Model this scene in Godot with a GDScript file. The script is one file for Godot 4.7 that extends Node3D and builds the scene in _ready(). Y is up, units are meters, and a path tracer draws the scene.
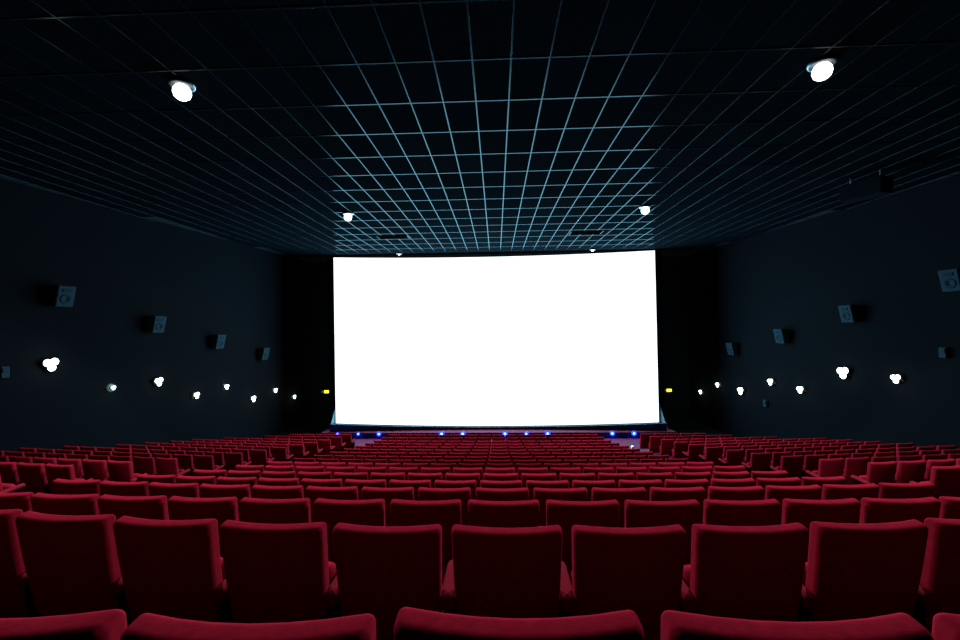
extends Node3D
# A dark multiplex auditorium seen from the back rows: red velvet seats, a glowing blank screen, a grid ceiling.
# Plan coordinates: x to the right, h above the eye, d ahead of the eye; P() turns them into the scene's y-up metres.

const EYE := 5.865                      # the eye stands this far above the flat floor in front of the screen
const CEIL := 4.116                     # ceiling above the eye
const BACK := 0.92                      # seat back above the floor it stands on
const PITCH := 0.603                    # seat to seat
const DROP := [0.648, 1.003, 1.346, 1.690, 2.030, 2.335, 2.630, 2.926, 3.212, 3.483, 3.732, 3.974, 4.206, 4.422, 4.625, 4.800, 4.968]
const BOW := [0.004, 0.020, 0.0075, 0.0095, 0.0085, 0.0065, 0.006, 0.006, 0.006, 0.006, 0.006, 0.006, 0.0058, 0.005, 0.0045, 0.004, 0.003]   # how strongly each row is curved
const WING := [0.12, 0.11, 0.10, 0.088, 0.076, 0.06, 0.02]      # slope of the wings of row 11 and nearer, 12, ... 17
const ORD := ["first", "second", "third", "fourth", "fifth", "sixth", "seventh", "eighth", "ninth", "tenth", "eleventh", "twelfth", "thirteenth", "fourteenth", "fifteenth", "sixteenth", "seventeenth"]
const CAM_YAW := -0.0383
const CAM_PITCH := 0.0138
const CAM_ROLL := -0.0121
const FOCAL := 423.99

var M := {}
var used := {}
var rng := RandomNumberGenerator.new()
var cam_r: Vector3
var cam_u: Vector3
var cam_f: Vector3

# ------------------------------------------------------------------ helpers
func P(x: float, h: float, d: float) -> Vector3:
	return Vector3(x, EYE + h, -d)

func wall_x(d: float) -> float:          # half width of the hall, which narrows towards the screen
	return 14.5 - 0.1 * d

func row_d(n: int, x: float) -> float:   # rows are numbered from 1, the nearest; each is a shallow arc with straight wings
	var base := 0.945 if n == 1 else 0.966 + 1.152 * (n - 1)
	var k := bow(n)
	var a := minf(absf(x), 6.3)
	return base + k * a * a + wing(n) * (absf(x) - a) + (-0.030 if n == 1 and x < -0.3 else 0.0)

func row_turn(n: int, x: float) -> float:
	if absf(x) > 6.3: return atan(signf(x) * wing(n) * 1.25)
	return atan(1.5 * bow(n) * x + (0.02 if n == 1 and x < -0.3 else 0.0))

func bow(n: int) -> float:
	return BOW[clampi(n, 1, 17) - 1]

func wing(n: int) -> float:
	return WING[clampi(n - 11, 0, 6)]

func to_px(p: Vector3) -> Vector3:       # only used to choose which repeats are large enough to be built singly
	var v := p - P(0, 0, 0)
	var w := v.dot(cam_f)
	return Vector3(480 + FOCAL * v.dot(cam_r) / w, 320 - FOCAL * v.dot(cam_u) / w, w)

func numbered(called: String) -> String:
	var n: int = used.get(called, 0)
	used[called] = n + 1
	return called if n == 0 else "%s_%03d" % [called, n]

func tag(o: Node3D, label: String, category: String, group := "", kind := "") -> Node3D:
	o.set_meta("label", label)
	if category: o.set_meta("category", category)
	if group: o.set_meta("group", group)
	if kind: o.set_meta("kind", kind)
	return o

func thing(called: String, label: String, category: String, at := Vector3.ZERO, turn := 0.0, group := "", kind := "") -> Node3D:
	var o := Node3D.new()
	o.name = numbered(called)
	add_child(o)
	o.position = at
	o.rotation.y = turn
	tag(o, label, category, group, kind)
	return o

func mesh_of(st: SurfaceTool) -> ArrayMesh:
	st.generate_normals()
	st.index()
	return st.commit()

func obj(called: String, mesh: Mesh, mat: Material, parent: Node, at := Vector3.ZERO) -> MeshInstance3D:
	var o := MeshInstance3D.new()
	o.name = numbered(called) if parent == self else called
	o.mesh = mesh
	o.material_override = mat
	o.position = at
	parent.add_child(o, true)
	return o

func begin() -> SurfaceTool:
	var st := SurfaceTool.new()
	st.begin(Mesh.PRIMITIVE_TRIANGLES)
	return st

func tri(st: SurfaceTool, a: Vector3, b: Vector3, c: Vector3, out: Vector3) -> void:
	var s := (b - a).cross(c - a)
	if s.length_squared() < 1e-16: return
	if s.dot(out) > 0.0:                  # front faces run clockwise
		st.add_vertex(a); st.add_vertex(c); st.add_vertex(b)
	else:
		st.add_vertex(a); st.add_vertex(b); st.add_vertex(c)

func quad(st: SurfaceTool, a: Vector3, b: Vector3, c: Vector3, d: Vector3, out: Vector3) -> void:
	tri(st, a, b, c, out)
	tri(st, a, c, d, out)

# a rounded box; bend is applied to every point afterwards
func round_box(st: SurfaceTool, size: Vector3, r: float, edge: int, mid: int, at := Vector3.ZERO, bend = null, turn := Basis()) -> void:
	var h := size / 2.0
	r = minf(r, minf(h.x, minf(h.y, h.z)) * 0.999)
	var axes := []
	for k in 3:
		var c := PackedFloat32Array()
		for i in edge: c.append(-h[k] + r * (1.0 - tan((1.0 - float(i) / edge) * PI / 4)) if edge > 1 else -h[k])
		var inner: float = h[k] - r
		for i in mid + 1: c.append(-inner + 2.0 * inner * i / mid)
		for i in range(edge - 1, -1, -1): c.append(h[k] - r * (1.0 - tan((1.0 - float(i) / edge) * PI / 4)) if edge > 1 else h[k])
		# on the curved band the coordinate runs as r*tan so that the round is even
		for i in edge:
			var a := tan((1.0 - float(i) / edge) * PI / 4) * r
			c[i] = -inner - a
			c[c.size() - 1 - i] = inner + a
		axes.append(c)
	var round_pt := func(p: Vector3) -> Array:
		var q := p.clamp(-(h - Vector3.ONE * r), h - Vector3.ONE * r)
		var n := (p - q).normalized()
		return [q + n * r, n]
	for k in 3:
		var u := (k + 1) % 3
		var v := (k + 2) % 3
		for s in [-1.0, 1.0]:
			for i in axes[u].size() - 1:
				for j in axes[v].size() - 1:
					var pts := []
					var out := Vector3.ZERO
					for c in [[0, 0], [1, 0], [1, 1], [0, 1]]:
						var p := Vector3.ZERO
						p[k] = s * h[k]
						p[u] = axes[u][i + c[0]]
						p[v] = axes[v][j + c[1]]
						var rp: Array = round_pt.call(p)
						var w: Vector3 = turn * rp[0] + at
						out += turn * rp[1]
						pts.append(bend.call(w) if bend else w)
					quad(st, pts[0], pts[1], pts[2], pts[3], out)

func box(st: SurfaceTool, size: Vector3, at: Vector3, r := 0.004, turn := Basis()) -> void:
	round_box(st, size, r, 1, 1, at, null, turn)

func lathe(st: SurfaceTool, profile: Array, sides: int, turn := Basis(), at := Vector3.ZERO) -> void:   # profile of (radius, height) about y, bottom to top
	for i in profile.size() - 1:
		var p: Vector2 = profile[i]
		var q: Vector2 = profile[i + 1]
		for k in sides:
			var a := TAU * k / sides
			var b := TAU * (k + 1) / sides
			var da := Vector3(cos(a), 0, sin(a))
			var db := Vector3(cos(b), 0, sin(b))
			var e := q - p
			var out := turn * ((da + db) * 0.5 * e.y + Vector3.UP * -e.x)
			quad(st, turn * (da * p.x + Vector3.UP * p.y) + at, turn * (db * p.x + Vector3.UP * p.y) + at, turn * (db * q.x + Vector3.UP * q.y) + at, turn * (da * q.x + Vector3.UP * q.y) + at, out)

func noise_tex(freq: float, lo: float, hi: float, seed_: int, normal := false) -> NoiseTexture2D:
	var n := FastNoiseLite.new()
	n.seed = seed_
	n.frequency = freq
	n.fractal_octaves = 4
	var t := NoiseTexture2D.new()
	t.width = 256
	t.height = 256
	t.seamless = true
	t.noise = n
	if normal:
		t.as_normal_map = true
		t.bump_strength = 3.0
	else:
		var g := Gradient.new()
		g.set_color(0, Color(lo, lo, lo))
		g.set_color(1, Color(hi, hi, hi))
		t.color_ramp = g
	return t

func mat(called: String, linear: Color, rough: float, metal := 0.0) -> StandardMaterial3D:
	var m := StandardMaterial3D.new()
	m.resource_name = called
	m.albedo_color = linear.linear_to_srgb()
	m.roughness = rough
	m.metallic = metal
	M[called] = m
	return m

func grain(m: StandardMaterial3D, freq: float, lo: float, hi: float, scale: float, relief := 0.0) -> void:
	m.albedo_texture = noise_tex(freq, lo, hi, 11)
	m.uv1_triplanar = true
	m.uv1_world_triplanar = true
	m.uv1_scale = Vector3.ONE * scale
	if relief > 0.0:
		m.normal_enabled = true
		m.normal_texture = noise_tex(freq * 2.0, 0, 1, 5, true)
		m.normal_scale = relief

func glow(called: String, c: Color, energy: float) -> StandardMaterial3D:
	var m := mat(called, Color(0.04, 0.04, 0.04), 0.6)
	m.emission_enabled = true
	m.emission = c
	m.emission_energy_multiplier = energy
	return m

func materials() -> void:
	var v := mat("velvet", Color(0.135, 0.0026, 0.0058), 0.95)
	grain(v, 0.03, 0.86, 1.0, 2.0, 0.12)
	v.metallic_specular = 0.0
	v.rim_enabled = true
	v.rim = 0.35
	v.rim_tint = 0.93
	var a := mat("arm_plastic", Color(0.085, 0.003, 0.0048), 0.9)
	a.metallic_specular = 0.02
	mat("seat_metal", Color(0.003, 0.0004, 0.0005), 0.9).metallic_specular = 0.0
	var c := mat("carpet", Color(0.05, 0.0045, 0.010), 1.0)
	grain(c, 0.08, 0.7, 1.0, 1.5, 0.3)
	c.metallic_specular = 0.1
	var w := mat("wall_cloth", Color(0.0015, 0.00135, 0.00165), 1.0)
	grain(w, 0.08, 0.86, 1.0, 1.0, 0.1)
	w.metallic_specular = 0.05
	var k := mat("black_cloth", Color(0.0015, 0.002, 0.0025), 1.0)
	k.metallic_specular = 0.05
	for i in 3:
		var t := mat("ceiling_tile_%d" % i, Color(0.0015, 0.0017, 0.0021) * [1.0, 0.88, 1.12][i], 0.9)
		grain(t, 0.06, 0.8, 1.0, 1.2, 0.15)
		t.metallic_specular = 0.0
	var bar := mat("bar_metal", Color(0.0003, 0.002, 0.0032), 0.6)
	bar.metallic_specular = 0.0
	bar.clearcoat_enabled = true
	bar.clearcoat = 0.07
	bar.clearcoat_roughness = 0.18
	var bar2: StandardMaterial3D = bar.duplicate()
	bar2.clearcoat = 0.08
	M["cross_metal"] = bar2
	mat("black_paint", Color(0.006, 0.007, 0.008), 0.55)
	mat("speaker_case", Color(0.003, 0.004, 0.005), 0.8)
	mat("speaker_cloth", Color(0.0042, 0.0074, 0.010), 1.0)
	mat("speaker_cone", Color(0.0024, 0.0048, 0.0066), 1.0)
	mat("grey_board", Color(0.008, 0.012, 0.015), 0.7)
	mat("lamp_metal", Color(0.01, 0.01, 0.01), 0.6, 0.2)
	glow("screen_glow", Color(0.94, 0.98, 1.0), 1.6)
	glow("lamp_glow", Color(0.90, 1.0, 0.94), 6.0)
	glow("spot_glow", Color(0.95, 0.99, 1.0), 6.0)
	glow("warm_glow", Color(1.0, 0.72, 0.38), 2.0)
	glow("yellow_glow", Color(0.95, 0.9, 0.12), 2.4)
	glow("green_glow", Color(0.05, 0.35, 0.28), 0.5)
	glow("blue_glow", Color(0.35, 0.55, 1.0), 7.0)
	glow("blue_rim_glow", Color(0.06, 0.18, 1.0), 2.2)
	for q in ["speaker_cloth", "speaker_cone", "speaker_case", "grey_board", "black_paint"]: M[q].metallic_specular = 0.12
	mat("white_plastic", Color(0.7, 0.7, 0.72), 0.4)

# ------------------------------------------------------------------ lights, camera
func omni(parent: Node3D, at: Vector3, c: Color, energy: float, size: float) -> void:
	var l := OmniLight3D.new()
	l.name = "light"
	l.light_color = c
	l.light_energy = energy
	l.light_size = size
	l.omni_range = 40.0
	l.omni_attenuation = 2.0
	l.shadow_enabled = true
	l.position = at
	parent.add_child(l, true)

func camera_and_light() -> void:
	var right := Vector3(cos(CAM_YAW), 0, -sin(CAM_YAW))
	var fwd := Vector3(sin(CAM_YAW) * cos(CAM_PITCH), sin(CAM_PITCH), cos(CAM_YAW) * cos(CAM_PITCH))
	var up := fwd.cross(right)
	var r2 := cos(CAM_ROLL) * right + sin(CAM_ROLL) * up
	var u2 := -sin(CAM_ROLL) * right + cos(CAM_ROLL) * up
	cam_r = Vector3(r2.x, r2.y, -r2.z)
	cam_u = Vector3(u2.x, u2.y, -u2.z)
	cam_f = Vector3(fwd.x, fwd.y, -fwd.z)
	var cam := Camera3D.new()
	cam.name = "camera"
	cam.fov = rad_to_deg(2.0 * atan(320.0 / FOCAL))
	cam.near = 0.05
	cam.far = 120.0
	add_child(cam)
	cam.transform = Transform3D(Basis(cam_r, cam_u, -cam_f), P(0, 0, 0))
	cam.current = true
	var we := WorldEnvironment.new()
	we.name = "world_environment"
	var e := Environment.new()
	e.background_mode = Environment.BG_COLOR
	e.background_color = Color.BLACK
	e.tonemap_mode = Environment.TONE_MAPPER_LINEAR
	e.tonemap_exposure = 1.0
	e.sdfgi_enabled = true
	e.ssao_enabled = true
	e.ssil_enabled = true
	we.environment = e
	add_child(we)
	# the light of the projected picture, as large as the screen and just in front of it
	var l := AreaLight3D.new()
	l.name = "screen_light"
	l.area_size = Vector2(17.8, 9.3)
	l.light_color = Color(0.54, 0.87, 1.0)
	l.light_energy = 2350.0
	l.area_range = 60.0
	l.area_attenuation = 2.0
	l.shadow_enabled = true
	add_child(l)
	l.position = P(-0.17, -0.75, 23.7)
	l.rotation.y = PI

# ------------------------------------------------------------------ the hall
func prism(st: SurfaceTool, plan: Array, h0: float, h1: float) -> void:    # a convex plan outline [(x, d)...] pulled from h0 to h1
	var n := plan.size()
	var mid := Vector2.ZERO
	for p in plan: mid += p / n
	for i in n:
		var a: Vector2 = plan[i]
		var b: Vector2 = plan[(i + 1) % n]
		var m := (a + b) / 2.0
		var e := Vector2(b.y - a.y, a.x - b.x)
		if e.dot(m - mid) < 0: e = -e
		quad(st, P(a.x, h0, a.y), P(b.x, h0, b.y), P(b.x, h1, b.y), P(a.x, h1, a.y), Vector3(e.x, 0, -e.y))
		tri(st, P(mid.x, h1, mid.y), P(a.x, h1, a.y), P(b.x, h1, b.y), Vector3.UP)
		tri(st, P(mid.x, h0, mid.y), P(a.x, h0, a.y), P(b.x, h0, b.y), Vector3.DOWN)

func flat(st: SurfaceTool) -> ArrayMesh:
	st.set_smooth_group(-1)
	return mesh_of(st)

func begin_flat() -> SurfaceTool:
	var st := begin()
	st.set_smooth_group(-1)
	return st

const FAR_D := 26.7
const NEAR_D := -1.6

func hall() -> void:
	for s in [-1.0, 1.0]:
		var st := begin_flat()
		prism(st, [Vector2(s * wall_x(NEAR_D), NEAR_D), Vector2(s * wall_x(FAR_D), FAR_D), Vector2(s * (wall_x(FAR_D) + 0.3), FAR_D), Vector2(s * (wall_x(NEAR_D) + 0.3), NEAR_D)], -6.4, CEIL + 0.5)
		var side := "left" if s < 0 else "right"
		tag(obj("wall_" + side, flat(st), M.wall_cloth, self), "dark navy fabric side wall along the %s of the hall" % side, "wall", "", "structure")
	for s in [0, 1]:
		var d := FAR_D if s == 0 else NEAR_D - 0.3
		var st := begin_flat()
		prism(st, [Vector2(-15.2, d), Vector2(15.2, d), Vector2(15.2, d + 0.3), Vector2(-15.2, d + 0.3)], -6.4, CEIL + 0.5)
		tag(obj("wall_front" if s == 0 else "wall_back", flat(st), M.black_cloth, self), "black front wall behind the screen" if s == 0 else "black rear wall behind the last seat row", "wall", "", "structure")
	floors()
	ceiling()

func strip_solid(st: SurfaceTool, x0: float, x1: float, parts: int, near: Callable, far: Callable, h0: float, h1: float) -> void:
	for i in parts:
		var a := lerpf(x0, x1, float(i) / parts)
		var b := lerpf(x0, x1, float(i + 1) / parts)
		var na: float = near.call(a)
		var nb: float = near.call(b)
		var fa: float = far.call(a)
		var fb: float = far.call(b)
		quad(st, P(a, h1, na), P(b, h1, nb), P(b, h1, fb), P(a, h1, fa), Vector3.UP)
		quad(st, P(a, h0, na), P(b, h0, nb), P(b, h0, fb), P(a, h0, fa), Vector3.DOWN)
		quad(st, P(a, h0, fa), P(b, h0, fb), P(b, h1, fb), P(a, h1, fa), Vector3(0, 0, -1))
		quad(st, P(a, h0, na), P(b, h0, nb), P(b, h1, nb), P(a, h1, na), Vector3(0, 0, 1))
		if i == 0: quad(st, P(a, h0, na), P(a, h1, na), P(a, h1, fa), P(a, h0, fa), Vector3.LEFT)
		if i == parts - 1: quad(st, P(b, h0, nb), P(b, h1, nb), P(b, h1, fb), P(b, h0, fb), Vector3.RIGHT)

func tier_h(n: int) -> float:
	return -DROP[n - 1] - BACK if n > 0 else -1.22

func floors() -> void:
	var f := thing("floor", "dark red carpeted floor stepping down in tiers towards the screen", "floor", Vector3.ZERO, 0.0, "", "structure")
	pit(f)
	for n in range(0, 18):
		var near := func(x: float) -> float: return NEAR_D if n == 0 else row_d(n, x) - 0.16
		var far := func(x: float) -> float: return row_d(n + 1, x) - 0.16 if n < 17 else 22.3
		var w: float = wall_x(far.call(12.0)) - 0.02
		var st := begin_flat()
		strip_solid(st, -w, w, 20, near, far, tier_h(n) - 0.45, tier_h(n))
		obj("floor_tier", flat(st), M.carpet, f)
		if n >= 1 and n < 17:
			for a in [[-6.9, -5.2], [4.8, 6.4]]:
				var s2 := begin_flat()
				var rise := tier_h(n - 1) - tier_h(n)
				strip_solid(s2, a[0], a[1], 2, near, func(x: float) -> float: return row_d(n, x) + 0.36, tier_h(n), tier_h(n) + rise / 2.0)
				obj("aisle_step", flat(s2), M.carpet, f)

func pit(f: Node3D) -> void:
	var st := begin_flat()
	prism(st, [Vector2(-wall_x(FAR_D) - 0.4, 22.3), Vector2(wall_x(FAR_D) + 0.4, 22.3), Vector2(wall_x(FAR_D), FAR_D), Vector2(-wall_x(FAR_D), FAR_D)], tier_h(17) - 0.45, tier_h(17))
	obj("black_floor", flat(st), M.black_cloth, f)

func ceiling() -> void:
	var c := thing("ceiling", "black suspended ceiling of panels in a bright metal grid", "ceiling", Vector3.ZERO, 0.0, "", "structure")
	var st := begin_flat()
	prism(st, [Vector2(-15.2, NEAR_D - 0.3), Vector2(15.2, NEAR_D - 0.3), Vector2(15.2, FAR_D + 0.3), Vector2(-15.2, FAR_D + 0.3)], CEIL + 0.05, CEIL + 0.4)
	obj("ceiling_slab", flat(st), M.black_paint, c)
	var X0 := -0.3201
	var D0 := 5.295
	var end := D0 + 15.7 * 1.2              # the grid stops just short of the screen
	var cols := range(-23, 24)
	# the bars that hold the panels
	var long_bar := {}
	for i in cols:
		var x: float = X0 + 0.6 * i
		var d1 := minf(end, (14.5 - absf(x)) / 0.1 - 0.2)
		if absf(x) > 14.4: continue
		var s := begin_flat()
		box(s, Vector3(0.024, 0.012, d1 - NEAR_D), P(x, CEIL - 0.002, (d1 + NEAR_D) / 2.0), 0.003)
		obj("ceiling_bar", flat(s), M.bar_metal, c)
	for j in range(-5, 16):
		var d := D0 + 1.2 * j
		var s := begin_flat()
		box(s, Vector3(2.0 * wall_x(d) - 0.06, 0.011, 0.032), P(0, CEIL - 0.001, d), 0.003)
		obj("ceiling_bar", flat(s), M.cross_metal, c)
	# panels: the 300 that show largest singly, the others as one field
	var list := []
	for j in range(-6, 16):
		for i in cols:
			var x = X0 + 0.6 * (i + 0.5)
			var d := D0 + 1.2 * (j + 0.5)
			var dl := 1.17
			if j == 15:
				d = D0 + 1.2 * 15.36
				dl = 0.84
			if absf(x) + 0.3 > wall_x(d + 0.6): continue
			var size := 0.0
			if d > 2.5:
				var p := to_px(P(x, CEIL, d))
				if p.x > -15 and p.x < 975 and p.y > -15:
					var q := to_px(P(x, CEIL, d + 0.55))
					var r := to_px(P(x, CEIL, d - 0.55))
					size = 0.57 * FOCAL / p.z * absf(q.y - r.y)
			list.append([size, x, d, dl])
	list.sort_custom(func(a, b): return a[0] > b[0] if a[0] != b[0] else (a[2] < b[2] if a[2] != b[2] else a[1] < b[1]))
	var s1 := begin_flat()
	box(s1, Vector3(0.574, 0.016, 1.174), Vector3.ZERO, 0.004)
	var panel := flat(s1)
	var rest := begin_flat()
	for k in list.size():
		var e: Array = list[k]
		var at := P(e[1], CEIL + 0.012, e[2])
		if k < 300 and e[3] > 1.0:
			obj("ceiling_panel", panel, M["ceiling_tile_%d" % rng.randi_range(0, 2)], c, at)
		else:
			box(rest, Vector3(0.574, 0.016, e[3]), at, 0.004)
	var fld := obj("ceiling_panel_field", flat(rest), M.ceiling_tile_0, c)
	fld.set_meta("kind", "stuff")

# ------------------------------------------------------------------ screen end
func screen_pt(u: float, v: float) -> Vector3:    # u, v from -1 to 1: a shallow curved screen whose middle lies deeper and hangs a little lower
	var bow := 1.0 - u * u
	var x := -0.17 + u * 9.03 - 0.03 * v
	var top := 4.03 - 0.11 * bow + 0.03 * u
	var bot := -5.43 - 0.24 * bow
	return P(x, lerpf(bot, top, (v + 1.0) / 2.0), 23.8 + 0.30 * bow)

func screen() -> void:
	var t := thing("cinema_screen", "huge blank white glowing cinema screen at the far end of the hall", "screen", P(-0.17, -5.865, 24.0))
	var o := t.position
	var st := begin()
	var n := 24
	for i in n:
		for j in 6:
			var u0 := -1.0 + 2.0 * i / n
			var u1 := -1.0 + 2.0 * (i + 1) / n
			var v0 := -1.0 + 2.0 * j / 6
			var v1 := -1.0 + 2.0 * (j + 1) / 6
			var back := Vector3(0, 0, -0.03)
			quad(st, screen_pt(u0, v0) - o, screen_pt(u1, v0) - o, screen_pt(u1, v1) - o, screen_pt(u0, v1) - o, Vector3(0, 0, 1))
			quad(st, screen_pt(u0, v0) - o + back, screen_pt(u1, v0) - o + back, screen_pt(u1, v1) - o + back, screen_pt(u0, v1) - o + back, Vector3(0, 0, -1))
	obj("screen_surface", mesh_of(st), M.screen_glow, t)
	# black masking round the picture: top, sides, bottom
	for v in [-1.0, 1.0]:
		var s := begin_flat()
		for i in n:
			var a := screen_pt(-1.0 + 2.0 * i / n, v) - o
			var b := screen_pt(-1.0 + 2.0 * (i + 1) / n, v) - o
			var w := Vector3(0, 0.035 * v, 0)
			var f := Vector3(0, 0, 0.02)
			var k := Vector3(0, 0, -0.12)
			quad(s, a + f, b + f, b + f + w, a + f + w, Vector3(0, 0, 1))
			quad(s, a + f + w, b + f + w, b + k + w, a + k + w, Vector3(0, v, 0))
			quad(s, a + f, b + f, b + k, a + k, Vector3(0, -v, 0))
			quad(s, a + k, b + k, b + k + w, a + k + w, Vector3(0, 0, -1))
		obj("masking", flat(s), M.black_cloth, t)
	for u in [-1.0, 1.0]:
		var a := screen_pt(u, -1) - o
		var b := screen_pt(u, 1) - o
		var s := begin_flat()
		box(s, Vector3(0.35, (b - a).length() + 0.04, 0.14), (a + b) / 2.0 + Vector3(0.175 * u + 0.01 * u, 0, -0.05), 0.01, Basis(Vector3.FORWARD, -0.006))
		obj("masking", flat(s), M.black_cloth, t)
	# legs of the frame down to the floor, behind the masking board
	for x in [-8.6, -4.3, 0.0, 4.3, 8.6]:
		var s := begin_flat()
		box(s, Vector3(0.1, 0.6, 0.1), Vector3(x, 0.28, -0.25), 0.008)
		obj("leg", flat(s), M.black_paint, t)
	# grey bracing fins at both lower corners
	for e in [[-1.0, 9.18, 9.06], [1.0, 8.95, 8.88]]:
		var s := begin_flat()
		var sgn: float = e[0]
		var q := [Vector3(sgn * e[1], -4.52, 23.78), Vector3(sgn * e[1], -5.56, 23.78), Vector3(sgn * e[2], -5.56, 22.62)]
		var pts := []
		for k in q: pts.append(P(k.x, k.y, k.z))
		var th := Vector3(0.04 * sgn, 0, 0)
		tri(s, pts[0], pts[1], pts[2], Vector3(-sgn, 0, 0))
		tri(s, pts[0] + th, pts[1] + th, pts[2] + th, Vector3(sgn, 0, 0))
		quad(s, pts[0], pts[2], pts[2] + th, pts[0] + th, Vector3(0, 1, 1))
		quad(s, pts[0], pts[1], pts[1] + th, pts[0] + th, Vector3(0, 0, -1))
		quad(s, pts[1], pts[2], pts[2] + th, pts[1] + th, Vector3.DOWN)
		tag(obj("screen_brace", flat(s), M.grey_board, self), "grey triangular brace at the screen's lower %s corner" % ("left" if sgn < 0 else "right"), "brace")

func stage() -> void:
	# low carpeted kerb in front of the screen, with a dark riser
	var t := thing("stage_kerb", "low carpeted kerb with black riser running below the screen", "kerb", P(0, -5.865, 22.3))
	var s := begin_flat()
	box(s, Vector3(18.6, 0.235, 1.5), Vector3(-0.1, 0.1175, -0.77), 0.006)
	obj("riser", flat(s), M.black_paint, t)
	var s2 := begin_flat()
	box(s2, Vector3(18.6, 0.03, 1.52), Vector3(-0.1, 0.25, -0.76), 0.008)
	obj("carpet_top", flat(s2), M.carpet, t)
	# black board on the kerb that hides the foot of the screen, following its curve
	var s3 := begin_flat()
	var n := 24
	var top := func(x: float) -> float:
		var u := (x + 0.1) / 8.95
		return -5.19 - 0.27 * (1.0 - u * u)
	var dep := func(x: float) -> float:
		var u := (x + 0.1) / 8.95
		return 22.52 + 0.42 * (1.0 - u * u)
	for i in n:
		var a := lerpf(-9.02, 8.82, float(i) / n)
		var b := lerpf(-9.02, 8.82, float(i + 1) / n)
		var pa := P(a, -5.6, dep.call(a))
		var pb := P(b, -5.6, dep.call(b))
		var ta := P(a, top.call(a), dep.call(a))
		var tb := P(b, top.call(b), dep.call(b))
		var k := Vector3(0, 0, -0.05)
		quad(s3, pa, pb, tb, ta, Vector3(0, 0, 1))
		quad(s3, pa + k, pb + k, tb + k, ta + k, Vector3(0, 0, -1))
		quad(s3, ta, tb, tb + k, ta + k, Vector3.UP)
		quad(s3, pa, pb, pb + k, pa + k, Vector3.DOWN)
		if i == 0: quad(s3, pa, ta, ta + k, pa + k, Vector3.LEFT)
		if i == n - 1: quad(s3, pb, tb, tb + k, pb + k, Vector3.RIGHT)
	tag(obj("masking_board", flat(s3), M.grey_board, self), "long low black board standing on the kerb under the screen", "board")
	# blue lamps along the riser
	var ids := [0, 1, 2, 5, 6, 8, 9, 10, 13, 14]
	var big := [0.6, 0.65, 0.85, 1.0, 1.0, 1.0, 0.75, 1.0, 0.95, 0.95]
	for k in 10:
		var r: float = 0.062 * big[k]
		var rr: float = r * 2.4
		var o := thing("led_lamp", "small blue round lamp on the kerb's riser under the screen, %s from the left" % ORD[k], "lamp", P(-8.4975 + 1.11 * ids[k], -5.655, 22.28), 0.0, "blue lamps along the kerb")
		var turn := Basis(Vector3.RIGHT, PI / 2)
		var st := begin()
		lathe(st, [Vector2(0, -0.01), Vector2(rr, -0.01), Vector2(rr * 1.02, 0.004), Vector2(r * 1.02, 0.014)], 18, turn)
		obj("ring", mesh_of(st), M.blue_rim_glow, o)
		var s4 := begin()
		lathe(s4, [Vector2(r * 1.02, 0.010), Vector2(r * 0.8, 0.022), Vector2(r * 0.4, 0.03), Vector2(0, 0.032)], 18, turn)
		obj("lens", mesh_of(s4), M.blue_glow, o)
		omni(o, Vector3(0, 0, 0.09), Color(0.15, 0.25, 1.0), 1.4 * big[k], 0.05)

# ------------------------------------------------------------------ seats
func back_bend(p: Vector3) -> Vector3:    # curved round the sitter, leaning back, a little narrower below
	var t := (BACK - p.y) / 0.62
	var x := p.x * (1.0 - 0.05 * t - 0.02 * t * t)
	var crown := clampf(1.0 - t * 6.0, 0.0, 1.0)
	var rear := maxf(0.0, p.z + 0.075)
	var y := p.y - crown * 2.0 * rear * rear
	var z := p.z - 0.040 * pow(p.x / 0.275, 2.0) - 0.17 * (BACK - p.y) * (0.65 + 0.35 * t)
	return Vector3(x, y, z + 0.066)

func seat_meshes() -> Dictionary:
	var d := {}
	var st := begin()
	round_box(st, Vector3(0.552, 0.60, 0.082), 0.024, 4, 6, Vector3(0, BACK - 0.30, -0.045), back_bend)
	d.backrest = mesh_of(st)
	# the tipped-up cushion in front of the back
	var s2 := begin()
	var tip := Basis(Vector3.RIGHT, deg_to_rad(-10))
	round_box(s2, Vector3(0.49, 0.42, 0.12), 0.05, 3, 3, Vector3(0, 0.39, -0.20), null, tip)
	d.seat_cushion = mesh_of(s2)
	# padded arm: rounded nose at the front
	var s3 := begin()
	round_box(s3, Vector3(0.080, 0.06, 0.34), 0.029, 3, 3, Vector3(0, 0.545, -0.17), func(p: Vector3) -> Vector3:
		var q := (-p.z - 0.19) / 0.18
		return Vector3(p.x * (1.0 - 0.10 * q), p.y + 0.02 * q - (0.03 * maxf(0.0, q - 0.6)), p.z))
	d.armrest = mesh_of(s3)
	var s4 := begin()
	round_box(s4, Vector3(0.055, 0.52, 0.30), 0.02, 2, 2, Vector3(0, 0.26, -0.19), func(p: Vector3) -> Vector3:
		var t := p.y / 0.53
		return Vector3(p.x, p.y, -0.19 + (p.z + 0.19) * (0.62 + 0.38 * t)))
	d.side_panel = mesh_of(s4)
	return d

func seat_root(sm: Dictionary, first: bool) -> Node3D:
	var o := Node3D.new()
	obj("backrest", sm.backrest, M.velvet, o)
	obj("seat_cushion", sm.seat_cushion, M.velvet, o)
	for s in ([-1.0, 1.0] if first else [1.0]):
		obj("armrest", sm.armrest, M.arm_plastic, o, Vector3(s * PITCH / 2, 0, 0))
		obj("side_panel", sm.side_panel, M.seat_metal, o, Vector3(s * PITCH / 2, 0, 0))
	return o

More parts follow.
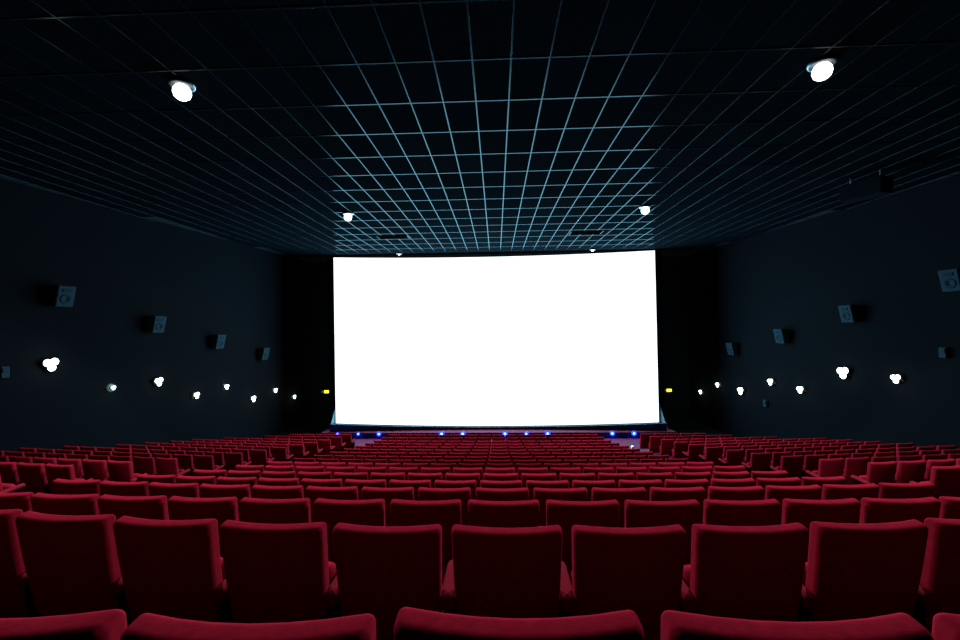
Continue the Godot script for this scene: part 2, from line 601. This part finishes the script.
func merged_seat(sm: Dictionary) -> ArrayMesh:
	var mesh := ArrayMesh.new()
	var st := begin()
	st.append_from(sm.backrest, 0, Transform3D())
	st.append_from(sm.seat_cushion, 0, Transform3D())
	st.set_material(M.velvet)
	st.commit(mesh)
	var s3 := begin()
	s3.append_from(sm.side_panel, 0, Transform3D(Basis(), Vector3(PITCH / 2, 0, 0)))
	s3.set_material(M.seat_metal)
	s3.commit(mesh)
	var s2 := begin()
	s2.append_from(sm.armrest, 0, Transform3D(Basis(), Vector3(PITCH / 2, 0, 0)))
	s2.set_material(M.arm_plastic)
	s2.commit(mesh)
	return mesh

func side_count(n: int, side: int) -> int:
	if n == 17: return 5
	if n == 16: return 6
	if n == 15: return 8
	return 12

func seats() -> void:
	var all := []
	for n in range(1, 18):
		var line := []
		for k in range(-8, 8):
			line.append([(0.038 + PITCH * k) * (0.985 if n == 1 and k < 0 else 1.0), "middle", k + 8, k == -8])
		for side in [-1, 1]:
			for j in side_count(n, side):
				var x: float = (-7.08 - 0.055 * (17 - n) - PITCH * j) if side < 0 else (6.73 + 0.045 * (17 - n) + PITCH * j)
				if absf(x) + 0.33 > wall_x(row_d(n, x) + 0.3): break
				line.append([x, "left" if side < 0 else "right", j, side > 0 and j == 0])
		for e in line:
			var x: float = e[0]
			var d := row_d(n, x)
			var p := to_px(P(x, -DROP[n - 1], d))
			var seen := p.x > -FOCAL * 0.26 / p.z and p.x < 960 + FOCAL * 0.26 / p.z and p.y < 640
			all.append({"n": n, "x": x, "d": d, "block": e[1], "k": e[2], "first": e[3], "px": p, "seen": seen})
	var vis := all.filter(func(a): return a.seen)
	vis.sort_custom(func(a, b): return a.px.z < b.px.z if absf(a.px.z - b.px.z) > 1e-6 else a.x < b.x)
	var single := {}
	for i in mini(300, vis.size()): single[vis[i]] = true
	var sm := seat_meshes()
	var proto := seat_root(sm, false)
	var proto_first := seat_root(sm, true)
	var mass := []
	# how many seats of a near row are cut by the picture, to count from
	for a in all:
		var turn := row_turn(a.n, a.x)
		var at := P(a.x, tier_h(a.n), a.d)
		if not single.has(a):
			mass.append(Transform3D(Basis(Vector3.UP, turn), at))
			continue
		var o: Node3D = (proto_first if a.first else proto).duplicate()
		o.name = numbered("cinema_chair")
		add_child(o)
		o.position = at
		o.rotation.y = turn
		tag(o, seat_label(a, vis), "chair", "red cinema chairs in curved rows")
	proto.free()
	proto_first.free()
	var mm := MultiMesh.new()
	mm.transform_format = MultiMesh.TRANSFORM_3D
	mm.mesh = merged_seat(sm)
	mm.instance_count = mass.size()
	for i in mass.size(): mm.set_instance_transform(i, mass[i])
	var mi := MultiMeshInstance3D.new()
	mi.name = "far_chair_rows"
	mi.multimesh = mm
	add_child(mi)
	tag(mi, "mass of small red chairs filling the far rows below the screen", "chairs", "", "stuff")

func seat_label(a: Dictionary, vis: Array) -> String:
	var row: String = ("nearest" if a.n == 1 else ORD[a.n - 1] + " nearest")
	if a.block == "middle":
		if a.n <= 3:
			var left := 0
			for b in vis:
				if b.n == a.n and b.x < a.x: left += 1
			return "red velvet cinema chair in the %s row, %s in view from the left" % [row, ORD[left]]
		if a.k < 8: return "red velvet cinema chair in middle block's %s row, %s from the left aisle" % [row, ORD[a.k]]
		return "red velvet cinema chair in middle block's %s row, %s from the right aisle" % [row, ORD[15 - a.k]]
	return "red velvet cinema chair in %s block's %s row, %s from the aisle" % [a.block, row, ORD[a.k]]

# ------------------------------------------------------------------ lamps, speakers, fittings
func ceiling_lamps() -> void:
	var spots := [[-5.20, 6.84, "left", "nearest"], [5.21, 6.87, "right", "nearest"], [-5.28, 15.0, "left", "second"], [5.25, 14.98, "right", "second"], [-5.37, 23.45, "left", "far"], [5.3, 23.3, "right", "far"]]
	for s in spots:
		var far: bool = s[3] == "far"
		var lab := "round %s ceiling spotlight %s" % ["warm" if far and s[2] == "left" else "white", ("above the screen's top edge, on its %s half" % s[2]) if far else ("%s to the viewer, on the ceiling's %s side" % [s[3], s[2]])]
		var o := thing("ceiling_lamp", lab, "lamp", P(s[0], CEIL - 0.012, s[1]), 0.0, "ceiling spotlights in pairs")
		var r := 0.16 if not far else 0.13
		var st := begin()
		lathe(st, [Vector2(0.03, -0.013), Vector2(r * 1.0, -0.045), Vector2(r * 1.18, -0.04), Vector2(r * 1.2, 0.0), Vector2(0, 0.0)], 28)
		obj("trim_ring", mesh_of(st), M.lamp_metal, o)
		var b := 0.45 if far else 1.0
		var s2 := begin()
		lathe(s2, [Vector2(0, -0.27 * b), Vector2(0.07 * b, -0.255 * b), Vector2(0.115 * b, -0.215 * b), Vector2(0.135 * b, -0.155 * b), Vector2(0.13 * b, -0.10 * b), Vector2(0.105 * b, -0.055 * b), Vector2(0.08 * b, -0.03 * b)], 28)
		obj("lens", mesh_of(s2), M.warm_glow if far and s[2] == "left" else M.spot_glow, o)
		var l := SpotLight3D.new()
		l.name = "light"
		l.light_color = Color(1.0, 0.72, 0.4) if far and s[2] == "left" else Color(0.70, 0.88, 1.0)
		l.light_energy = 70.0 if far else (215.0 if s[3] == "nearest" else 210.0)
		l.light_size = r
		l.spot_range = 40.0
		l.spot_attenuation = 2.0
		l.spot_angle = 60.0
		l.spot_angle_attenuation = 0.15
		l.shadow_enabled = true
		l.position = Vector3(0, -0.32, 0)
		l.rotation.x = -PI / 2 - 0.62      # aimed back at the audience
		o.add_child(l, true)

func wall_frame(side: float, d: float, h: float) -> Transform3D:   # local x along the wall towards the screen on the left..., z out of the wall
	var n := Vector3(-side, 0, 0.1 * side * side).normalized()
	n = Vector3(-side * 1.0, 0, 0.1).normalized()
	var up := Vector3.UP
	return Transform3D(Basis(up.cross(n), up, n), P(side * wall_x(d), h, d))

func wall_lamps() -> void:
	var left_up := [[12.07, -1.0, 1.25], [15.64, -1.98, 1.05], [19.14, -2.68, 0.75], [22.77, -3.4, 0.8]]
	var left_low := [[13.9, -1.95, 0.45], [17.42, -2.79, 0.85], [20.98, -3.55, 0.95], [24.56, -4.05, 0.7]]
	var right_up := [[16.19, -1.9, 1.4], [19.79, -2.71, 0.95], [23.65, -3.38, 0.8]]
	var right_low := [[14.32, -1.89, 0.95], [18.14, -2.82, 0.95], [21.81, -3.43, 1.2], [25.26, -4.01, 0.75]]
	for pack in [[left_up, -1.0, "upper"], [left_low, -1.0, "lower"], [right_up, 1.0, "upper"], [right_low, 1.0, "lower"]]:
		for k in pack[0].size():
			var e: Array = pack[0][k]
			var f := wall_frame(pack[1], e[0], e[1])
			var lab := "small white wall lamp cluster on the %s wall, %s row, %s from the viewer" % ["left" if pack[1] < 0 else "right", pack[2], ORD[k]]
			var o := thing("wall_lamp", lab, "lamp", f.origin, 0.0, "white lamps along the side walls")
			o.basis = f.basis
			var g: float = e[2]
			var turn := Basis(Vector3.RIGHT, PI / 2)
			var st := begin()
			lathe(st, [Vector2(0, 0.0), Vector2(0.15, 0.0), Vector2(0.15, 0.015), Vector2(0.11, 0.05), Vector2(0, 0.06)], 24, turn)
			obj("back_plate", mesh_of(st), M.lamp_metal, o)
			var toward := Vector3(0, 0, 1)
			# three bulbs in cups, turned to the seats and a little to the rear
			var spots := [Vector3(-0.075, 0.05, 0.05), Vector3(0.07, 0.07, 0.05), Vector3(0.01, -0.065, 0.05)]
			for q in 3:
				var r := 0.085 * g
				var s2 := begin()
				lathe(s2, [Vector2(0.02, 0.0), Vector2(r * 0.9, 0.03), Vector2(r * 1.1, 0.07), Vector2(r * 1.02, 0.075)], 16, turn)
				var cup := obj("lamp_cup", mesh_of(s2), M.lamp_metal, o, spots[q] * Vector3(g, g, 1))
				var s3 := begin()
				lathe(s3, [Vector2(r * 1.02, 0.068), Vector2(r * 0.95, 0.10), Vector2(r * 0.6, 0.13), Vector2(0, 0.145)], 16, turn)
				obj("bulb", mesh_of(s3), M.lamp_glow, cup)
			omni(o, Vector3(0, 0, 0.33), Color(0.86, 1.0, 0.92), 0.85 * g, 0.12)

func speakers() -> void:
	var pos := [[-1.0, 12.30, 1.04], [-1.0, 15.47, 0.20], [-1.0, 18.55, -0.57], [-1.0, 21.69, -1.32], [1.0, 12.59, 1.13], [1.0, 15.80, 0.27], [1.0, 18.98, -0.61], [1.0, 22.26, -1.34]]
	for k in pos.size():
		var e: Array = pos[k]
		var f := wall_frame(e[0], e[1], e[2])
		var o := thing("wall_speaker", "dark box speaker tilted down on the %s wall, %s from the viewer" % ["left" if e[0] < 0 else "right", ORD[k % 4]], "speaker", f.origin, 0.0, "speakers along the side walls")
		o.basis = f.basis
		var st := begin_flat()
		# wedge: deep at the top, shallow below, so the front looks down into the seats
		var shape := func(p: Vector3) -> Vector3:
			var t := 0.5 - p.y / 0.62
			return Vector3(p.x * (1.0 - 0.04 * t), p.y, 0.06 + p.z * (1.0 - 0.38 * t) if p.z > 0.01 else 0.06 + p.z)
		round_box(st, Vector3(0.50, 0.62, 0.34), 0.015, 1, 1, Vector3(0, 0, 0.17), shape)
		obj("cabinet", flat(st), M.speaker_case, o)
		var s2 := begin_flat()
		round_box(s2, Vector3(0.45, 0.56, 0.012), 0.004, 1, 1, Vector3(0, 0, 0.345), shape)
		var gr := obj("front_cloth", flat(s2), M.speaker_cloth, o)
		var tilt := Basis(Vector3.RIGHT, atan(0.34 * 0.38 / 0.62) + PI / 2)
		var s3 := begin()
		lathe(s3, [Vector2(0, 0.0), Vector2(0.05, 0.0), Vector2(0.055, 0.012), Vector2(0.11, 0.004), Vector2(0.135, 0.014), Vector2(0.15, 0.010), Vector2(0.15, 0.0)], 24, tilt)
		obj("woofer", mesh_of(s3), M.speaker_cone, gr, Vector3(0, -0.08, 0.327))
		var s4 := begin_flat()
		round_box(s4, Vector3(0.24, 0.10, 0.02), 0.006, 1, 1, Vector3.ZERO, null, Basis(Vector3.RIGHT, atan(0.34 * 0.38 / 0.62)))
		obj("horn", flat(s4), M.speaker_cone, gr, Vector3(0, 0.17, 0.386))
		var s5 := begin_flat()
		box(s5, Vector3(0.16, 0.22, 0.07), Vector3(0, 0, 0.03), 0.006)
		obj("bracket", flat(s5), M.lamp_metal, o)

func fittings() -> void:
	# small yellow guide lights on the front wall beside the screen
	for e in [[-10.92, -4.07, "left"], [10.51, -4.11, "right"]]:
		var o := thing("guide_light", "small yellow emergency light on black wall %s of the screen" % e[2], "light", P(e[0], e[1], FAR_D - 0.001))
		var st := begin_flat()
		box(st, Vector3(0.56, 0.26, 0.08), Vector3(0, 0, 0.04), 0.02)
		obj("housing", flat(st), M.black_paint, o)
		var s2 := begin()
		round_box(s2, Vector3(0.30, 0.17, 0.06), 0.028, 3, 2, Vector3(0.08, 0, 0.09))
		obj("lens", mesh_of(s2), M.yellow_glow, o)
		var s3 := begin()
		round_box(s3, Vector3(0.10, 0.10, 0.03), 0.012, 2, 1, Vector3(-0.19, 0, 0.09))
		obj("indicator", mesh_of(s3), M.green_glow, o)
		omni(o, Vector3(0.08, 0, 0.2), Color(1.0, 0.9, 0.2), 0.05, 0.08)
	# air grilles in the ceiling
	for e in [[-4.66, 19.2, "left"], [4.05, 19.05, "right"]]:
		var o := thing("ceiling_vent", "black slotted air grille in the ceiling grid on the %s" % e[2], "vent", P(e[0], CEIL - 0.006, e[1]))
		var st := begin_flat()
		box(st, Vector3(1.34, 0.006, 0.54), Vector3(0, -0.006, 0), 0.002)
		obj("backing", flat(st), M.black_paint, o)
		for s in [-1.0, 1.0]:
			var s2 := begin_flat()
			box(s2, Vector3(0.03, 0.02, 0.6), Vector3(s * 0.69, -0.012, 0), 0.003)
			obj("edge_trim", flat(s2), M.bar_metal, o)
		for k in 6:
			var s3 := begin_flat()
			box(s3, Vector3(1.34, 0.006, 0.07), Vector3(0, -0.022, -0.225 + 0.09 * k), 0.002, Basis(Vector3.RIGHT, 0.6))
			obj("slat", flat(s3), M.black_paint, o)
	# dark box hung under the ceiling, upper right
	var b := thing("hanging_box", "dark rectangular box unit hung under the ceiling at upper right", "unit", P(10.35, CEIL - 0.45, 12.2), 0.35)
	var sb := begin_flat()
	box(sb, Vector3(0.5, 0.45, 1.0), Vector3(0, 0, 0), 0.015)
	obj("case", flat(sb), M.black_cloth, b)
	for s in [-1.0, 1.0]:
		var sr := begin_flat()
		box(sr, Vector3(0.03, 0.24, 0.03), Vector3(0, 0.33, s * 0.35), 0.004)
		obj("hanger", flat(sr), M.lamp_metal, b)
	# little boxes on the side walls
	for e in [[1.0, 20.2, -3.75, "small dark socket box low on the right wall between lamps"], [-1.0, 11.0, -1.1, "small dark control box on the left wall at the picture edge"], [1.0, 13.0, -0.95, "small dark control box high on the right wall beside the nearest lamp"]]:
		var f := wall_frame(e[0], e[1], e[2])
		var o := thing("wall_box", e[3], "box", f.origin)
		o.basis = f.basis
		var st := begin_flat()
		box(st, Vector3(0.18, 0.30, 0.12), Vector3(0, 0, 0.06), 0.01)
		obj("case", flat(st), M.speaker_cloth, o)
		var s2 := begin_flat()
		box(s2, Vector3(0.14, 0.12, 0.02), Vector3(0, 0.05, 0.125), 0.005)
		obj("cover", flat(s2), M.speaker_case, o)
	# a small white marker light at the foot of the right aisle
	var w := thing("step_light", "tiny white marker light low in the right aisle near the kerb", "light", P(6.05, -5.55, 19.4))
	var sw := begin()
	lathe(sw, [Vector2(0, -0.31), Vector2(0.06, -0.31), Vector2(0.06, -0.28), Vector2(0.02, -0.26), Vector2(0.02, -0.05)], 12)
	obj("post", mesh_of(sw), M.lamp_metal, w)
	var sl := begin()
	lathe(sl, [Vector2(0.02, -0.05), Vector2(0.055, -0.04), Vector2(0.06, 0.04), Vector2(0.04, 0.065), Vector2(0, 0.07)], 14)
	obj("shade", mesh_of(sl), M.white_plastic, w)

func _ready() -> void:
	rng.seed = 7
	camera_and_light()
	materials()
	hall()
	screen()
	stage()
	seats()
	ceiling_lamps()
	wall_lamps()
	speakers()
	fittings()
